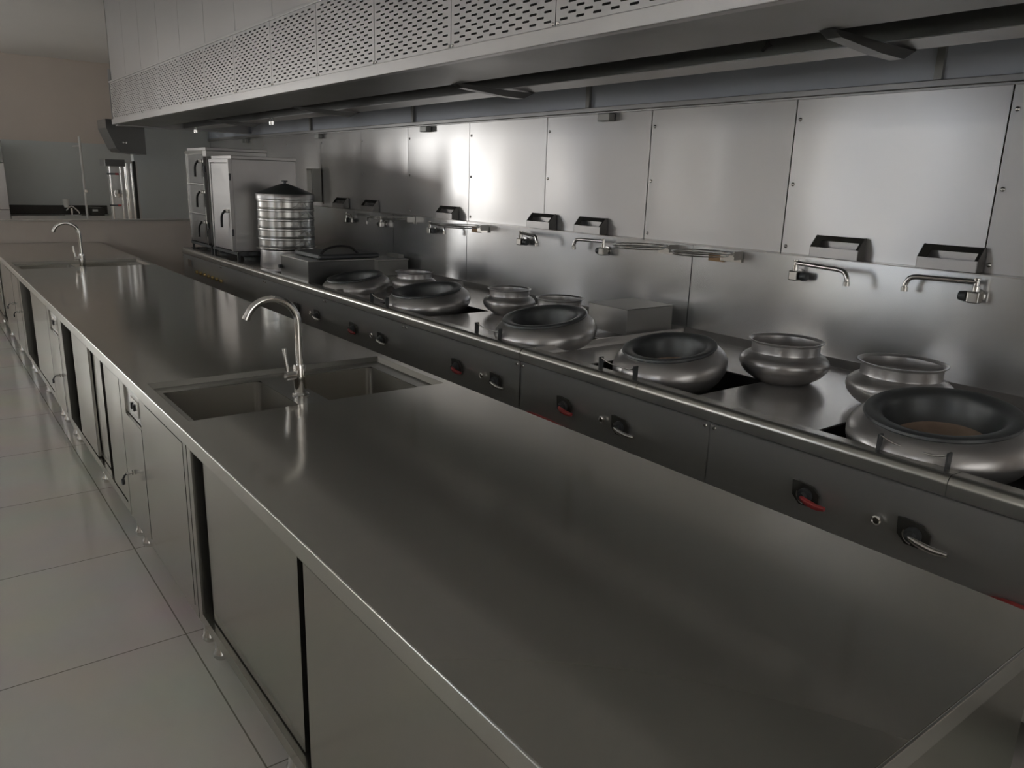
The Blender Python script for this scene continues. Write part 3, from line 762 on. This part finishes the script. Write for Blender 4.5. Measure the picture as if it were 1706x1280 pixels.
def gooseneck(name, label, x, y, z, k=1.0, single=True):
    t = thing(name, label, 'faucet', (x, y, z), None)
    part('base_flange', lathe([(0, 0), (.029, 0), (.030, .004), (.026, .008), (0, .008)], 28, c=(x, y, z)), CHROME, t, smooth=True)
    part('faucet_body', lathe([(.020, .008), (.022, .012), (.022, .10), (.020, .112), (.0, .112)], 28, c=(x, y, z)), CHROME, t, smooth=True)
    zt = z + .112; R = .090
    pts = [(x, y, zt), (x, y, zt + .05), (x, y, zt + .10), (x, y, zt + .145)]
    zc = z + .262
    for i in range(0, 15):
        a = i * math.radians(158) / 14
        pts.append((x - .012 * (1 - math.cos(a)) * .5, y - R + R * math.cos(a), zc + R * math.sin(a)))
    part('spout', tube(pts, .0125, 16), CHROME, t, smooth=True)
    part('spout_end', tube([pts[-1], (Vector(pts[-1]) + (Vector(pts[-1]) - Vector(pts[-2])).normalized() * .012)], .0138, 16), SATIN, t, smooth=True)
    part('lever_hub', tube([(x, y - .018, z + .075), (x, y - .052, z + .075)], .017, 16), CHROME, t, smooth=True)
    part('lever', tube([(x, y - .045, z + .085), (x - .004, y - .053, z + .175)], [.006, .008], 12), CHROME, t, smooth=True)
    return t
gooseneck('gooseneck_faucet', 'chrome gooseneck faucet between the two bowls of the near sink', -2.60, 1.04, CZ - .0175)
g2 = gooseneck('gooseneck_faucet', 'far chrome gooseneck faucet on the sink by the low wall', -6.96 - .06, 1.045, CZ - .0175)

# cabinets under the worktop
CT = CZ - .043
def lever_lock(x, z, parent, y):
    part('lock', lathe([(.010, 0), (.011, .006), (.006, .008), (.006, .028), (0, .028)], 14, c=(x, y, z), M=Matrix.Rotation(PI / 2, 4, 'X')), SATIN, parent, smooth=True)
    bm = BM(); add_tube(bm, [(x, y - .024, z), (x + .01, y - .034, z - .004), (x + .018, y - .04, z - .012)], .004, 8)
    add_lathe(bm, [(0, -.006), (.012, -.005), (.014, 0), (.012, .005), (0, .006)], 12, c=(x + .02, y - .042, z - .024), M=Matrix.Rotation(PI / 2, 4, 'X'))
    part('key', bm, BLACK, parent, smooth=True)

def cabinet(label, x0, x1, openings, backdoors=True):
    """openings: (xa, xb, kind, extra) on the aisle side"""
    t = thing('counter_cabinet', label, 'cabinet', ((x0 + x1) / 2, 1.07, 0), 'stainless cabinets under the long worktop')
    f = CY0 + .020; zt, zb = .726, .165
    bm = BM()
    xs = x0 + .0015; e = .035
    for (xa, xb, kind, ex) in openings:
        add_box(bm, xs, xa, f, f + e, zb, zt); xs = xb
    add_box(bm, xs, x1 - .0015, f, f + e, zb, zt)
    add_box(bm, x0 + .0015, x1 - .0015, f, f + e, zt + .0005, CT)
    add_box(bm, x0 + .0015, x1 - .0015, f, f + e, .125, zb - .0005)
    part('face_frame', bm, DOOR, t)
    bm = BM()
    add_box(bm, x0 + .0015, x0 + .0025 + .002, f + e + .001, CY1 - .03, .13, CT)
    add_box(bm, x1 - .0045, x1 - .0015, f + e + .001, CY1 - .03, .13, CT)
    add_box(bm, x0 + .005, x1 - .005, f + e + .001, CY1 - .03, .128, .132)
    add_box(bm, x0 + .005, x1 - .005, CY1 - .03, CY1 - .026, .13, CT)
    part('carcass', bm, DOOR, t)
    for (xa, xb, kind, ex) in openings:
        if kind == 'slide':      # two overlapping sliding doors: (xsplit, which one is in front)
            for (a, b, yy) in ex:
                d = part('sliding_door', wavy_door(a, b, f + yy, zb + .006, zt - .003), DOOR, t, smooth=True)
                part('door_edge', bx(a, a + .004, f + yy + .0005, f + yy + .018, zb + .008, zt - .005), DOOR, d)
        elif kind == 'hinged':
            d = part('door', wavy_door(xa + .004, xb - .004, f - .001, zb - .010, zt - .002), DOOR, t, smooth=True)
            if ex: lever_lock(ex, .46, d, f - .006)
        elif kind == 'socket':   # recessed socket panel over a small door
            part('socket_panel', bx(xa, xb, f + .010, f + .014, .608, zt), FRONT, t)
            so = part('socket', bx(xa + .10, xb - .05, f + .002, f + .0095, .635, .70, bev=.002), SATIN, t)
            for q in (xa + .13, xa + .17): part('switch', bx(q - .008, q + .008, f - .004, f + .001, .655, .68), BLACK, so)
            d = part('door', wavy_door(xa + .004, xb - .004, f - .001, zb - .010, .604), DOOR, t, smooth=True)
            if ex: lever_lock(ex, .37, d, f - .006)
    n = max(2, int(round((x1 - x0) / .7)) + 1)
    for i in range(n):
        lx = x0 + .06 + (x1 - x0 - .12) * i / (n - 1)
        for ly in (f + .045, CY1 - .09):
            part('leg', lathe([(0, 0), (.019, 0), (.026, .010), (.026, .022), (.019, .032), (.019, .124), (0, .124)], 18, c=(lx, ly, 0)), SATIN, t, smooth=True)
    return t
def wavy_door(x0, x1, y, z0, z1):
    bm = BM(); n = 10; g = []
    for j in range(n + 1):
        g.append([bm.verts.new((x0 + (x1 - x0) * i / n, y - .002 * math.sin(PI * i / n) * math.sin(PI * j / n), z0 + (z1 - z0) * j / n)) for i in range(n + 1)])
    for j in range(n):
        for i in range(n): bm.faces.new((g[j][i], g[j][i + 1], g[j + 1][i + 1], g[j + 1][i]))
    add_box(bm, x0, x1, y + .001, y + .012, z0, z1)
    return bm

cabinet('nearest sliding-door cabinet under the front corner of the worktop', -2.405, -.40,
        [(-2.365, -.44, 'slide', [(-2.30, -1.575, .018), (-1.500, -.44, .002)])])
cabinet('sink cabinet with a hinged door and a socket panel, under the near sink', -3.385, -2.41,
        [(-3.30, -3.03, 'socket', -3.24), (-2.945, -2.448, 'hinged', None)])
cabinet('sliding-door cabinet left of the socket panel, with dark gaps beside its doors', -5.0, -3.39,
        [(-4.885, -3.44, 'slide', [(-4.56, -4.10, .002), (-3.72, -3.45, .002), (-4.2, -3.9, .020)])])
cabinet('narrow cabinet with a small socket and a hanging key, beyond the sliding doors', -5.45, -5.005,
        [(-5.36, -5.04, 'socket', -5.10)])
cabinet('cabinet with a dark half-open sliding door near the far sink', -6.92, -5.455,
        [(-6.86, -5.52, 'slide', [(-6.24, -5.53, .002)])])
cabinet('farthest cabinet, under the far sink beside the low wall', -9.37, -6.925,
        [(-9.3, -8.3, 'slide', [(-9.28, -8.75, .002), (-8.85, -8.35, .020)]), (-7.95, -7.45, 'hinged', -7.50), (-7.40, -6.98, 'hinged', -7.05)])

# ------------------------------------------------------------------ far room
t = thing('steel_column_cooker', 'tall steel apparatus with bright vertical tubes and red handles beyond the low wall', 'kitchen machine', (-10.9, 2.2, 0))
part('stand', bx(-11.0, -10.5, 1.98, 2.36, .02, .80, bev=.004), FRONT, t)
part('back_board', bx(-10.98, -10.94, 2.02, 2.36, .801, 1.66), FRONT, t)
part('head_box', bx(-10.92, -10.60, 1.93, 2.15, 1.59, 1.67, bev=.004), DARKST, t)
for y, r in ((1.985, .009), (2.10, .008), (2.165, .022), (2.225, .011)):
    part('tube', tube([(-10.65, y, .801), (-10.65, y, 1.588 if y < 2.13 else 1.63)], r, 14), CHROME, t, smooth=True)
for z in (1.50, 1.13):
    part('clamp', tube([(-10.65, 1.95, z), (-10.60, 2.03, z)], .011, 10), IRON, t, smooth=True)
    part('red_band', bx(-10.63, -10.60, 2.025, 2.07, z - .012, z + .012, bev=.003), RED, t)
part('round_vessel', lathe([(0, 0), (.04, .01), (.055, .05), (.04, .09), (0, .10)], 20, c=(-10.68, 2.06, 1.22)), CHROME, t, smooth=True)
part('side_strip', bx(-10.94, -10.90, 2.30, 2.33, .801, 1.66), DARK, t)
t = thing('small_hood', 'dark steel canopy hood hanging over the tubed apparatus', 'hood', (-11.0, 2.2, 1.75))
bm = BM(); add_prism(bm, [(1.98, 2.13), (1.98, 2.03), (2.07, 1.80), (2.11, 1.76), (2.40, 1.74), (2.40, 2.13)], 'x', -11.10, -10.60)
part('canopy', bm, DARKST, t)
for y in (2.15, 2.18): part('lamp', lathe([(0, 0), (.010, .002), (.012, .015), (0, .016)], 12, c=(-10.597, y, 1.87), M=Matrix.Rotation(PI / 2, 4, 'Y')), CHROME, t, smooth=True)
part('hanger', bx(-11.0, -10.7, 2.20, 2.38, 2.131, ZC - .001), BEIGE, t)

t = thing('far_counter', 'dark steel counter with upstand against the grey far wall', 'counter', (-14.9, 1.8, 0))
part('counter_body', bx(-15.3, -14.65, 1.26, 2.75, .02, .80), FRONT, t)
part('upstand', bx(-15.31, -15.28, 1.26, 2.75, .801, .945), DARK, t)
t = thing('far_faucet', 'small faucet with a white cup-shaped filter on the far dark counter', 'faucet', (-14.8, 2.15, .8))
part('stem', tube([(-14.8, 2.13, .801), (-14.8, 2.13, .92)], .02, 12), CHROME, t, smooth=True)
part('arm', tube(smooth_path([(-14.8, 2.05, .88), (-14.8, 2.13, .95), (-14.8, 2.22, .87), (-14.8, 2.24, .83)], 5), .012, 10), CHROME, t, smooth=True)
part('filter_cup', lathe([(0, 0), (.035, 0), (.05, .13), (0, .13)], 16, c=(-14.8, 2.06, .93)), WHITEP, t, smooth=True, label='white filter cup')
part('flange', bx(-14.85, -14.75, 2.02, 2.26, .801, .815), CHROME, t)
t = thing('small_appliance', 'small dark box with a pale panel on the far counter', 'appliance', (-14.9, 2.5, .8))
part('housing', bx(-15.1, -14.7, 2.40, 2.60, .801, .93, bev=.01), DARK, t)
part('display', bx(-14.699, -14.695, 2.42, 2.50, .87, .905), WHITEP, t)
t = thing('white_pipe', 'thin white vertical pipe with a valve on the grey far wall', 'pipe', (-14.6, 2.32, 0))
part('pipe', tube([(-14.6, 2.32, .002), (-14.6, 2.32, 2.05)], .018, 12), WHITEP, t, smooth=True)
part('pipe_clip', bx(XF + .013, -14.6, 2.315, 2.325, 1.9, 1.92), WHITEP, t)
part('valve', lathe([(0, 0), (.03, 0), (.03, .04), (0, .04)], 12, c=(-14.57, 2.33, 1.18)), CHROME, t, smooth=True)
t = thing('tall_fridge', 'tall pale steel refrigerator at the left edge beyond the low wall', 'refrigerator', (-14.9, 1.0, 0))
part('lower_door', bx(-15.2, -14.5, .5, 1.24, .05, .90, bev=.006), BODY, t)
part('upper_door', bx(-15.2, -14.5, .5, 1.24, .905, 1.60, bev=.006), BODY, t)
part('top_vent', bx(-15.2, -14.52, .5, 1.24, 1.605, 1.93, bev=.004), HOODIN, t)
part('plinth', bx(-15.15, -14.55, .52, 1.22, .001, .049), DARK, t)

for o in bpy.data.objects:
    if '_o' in o: del o['_o']
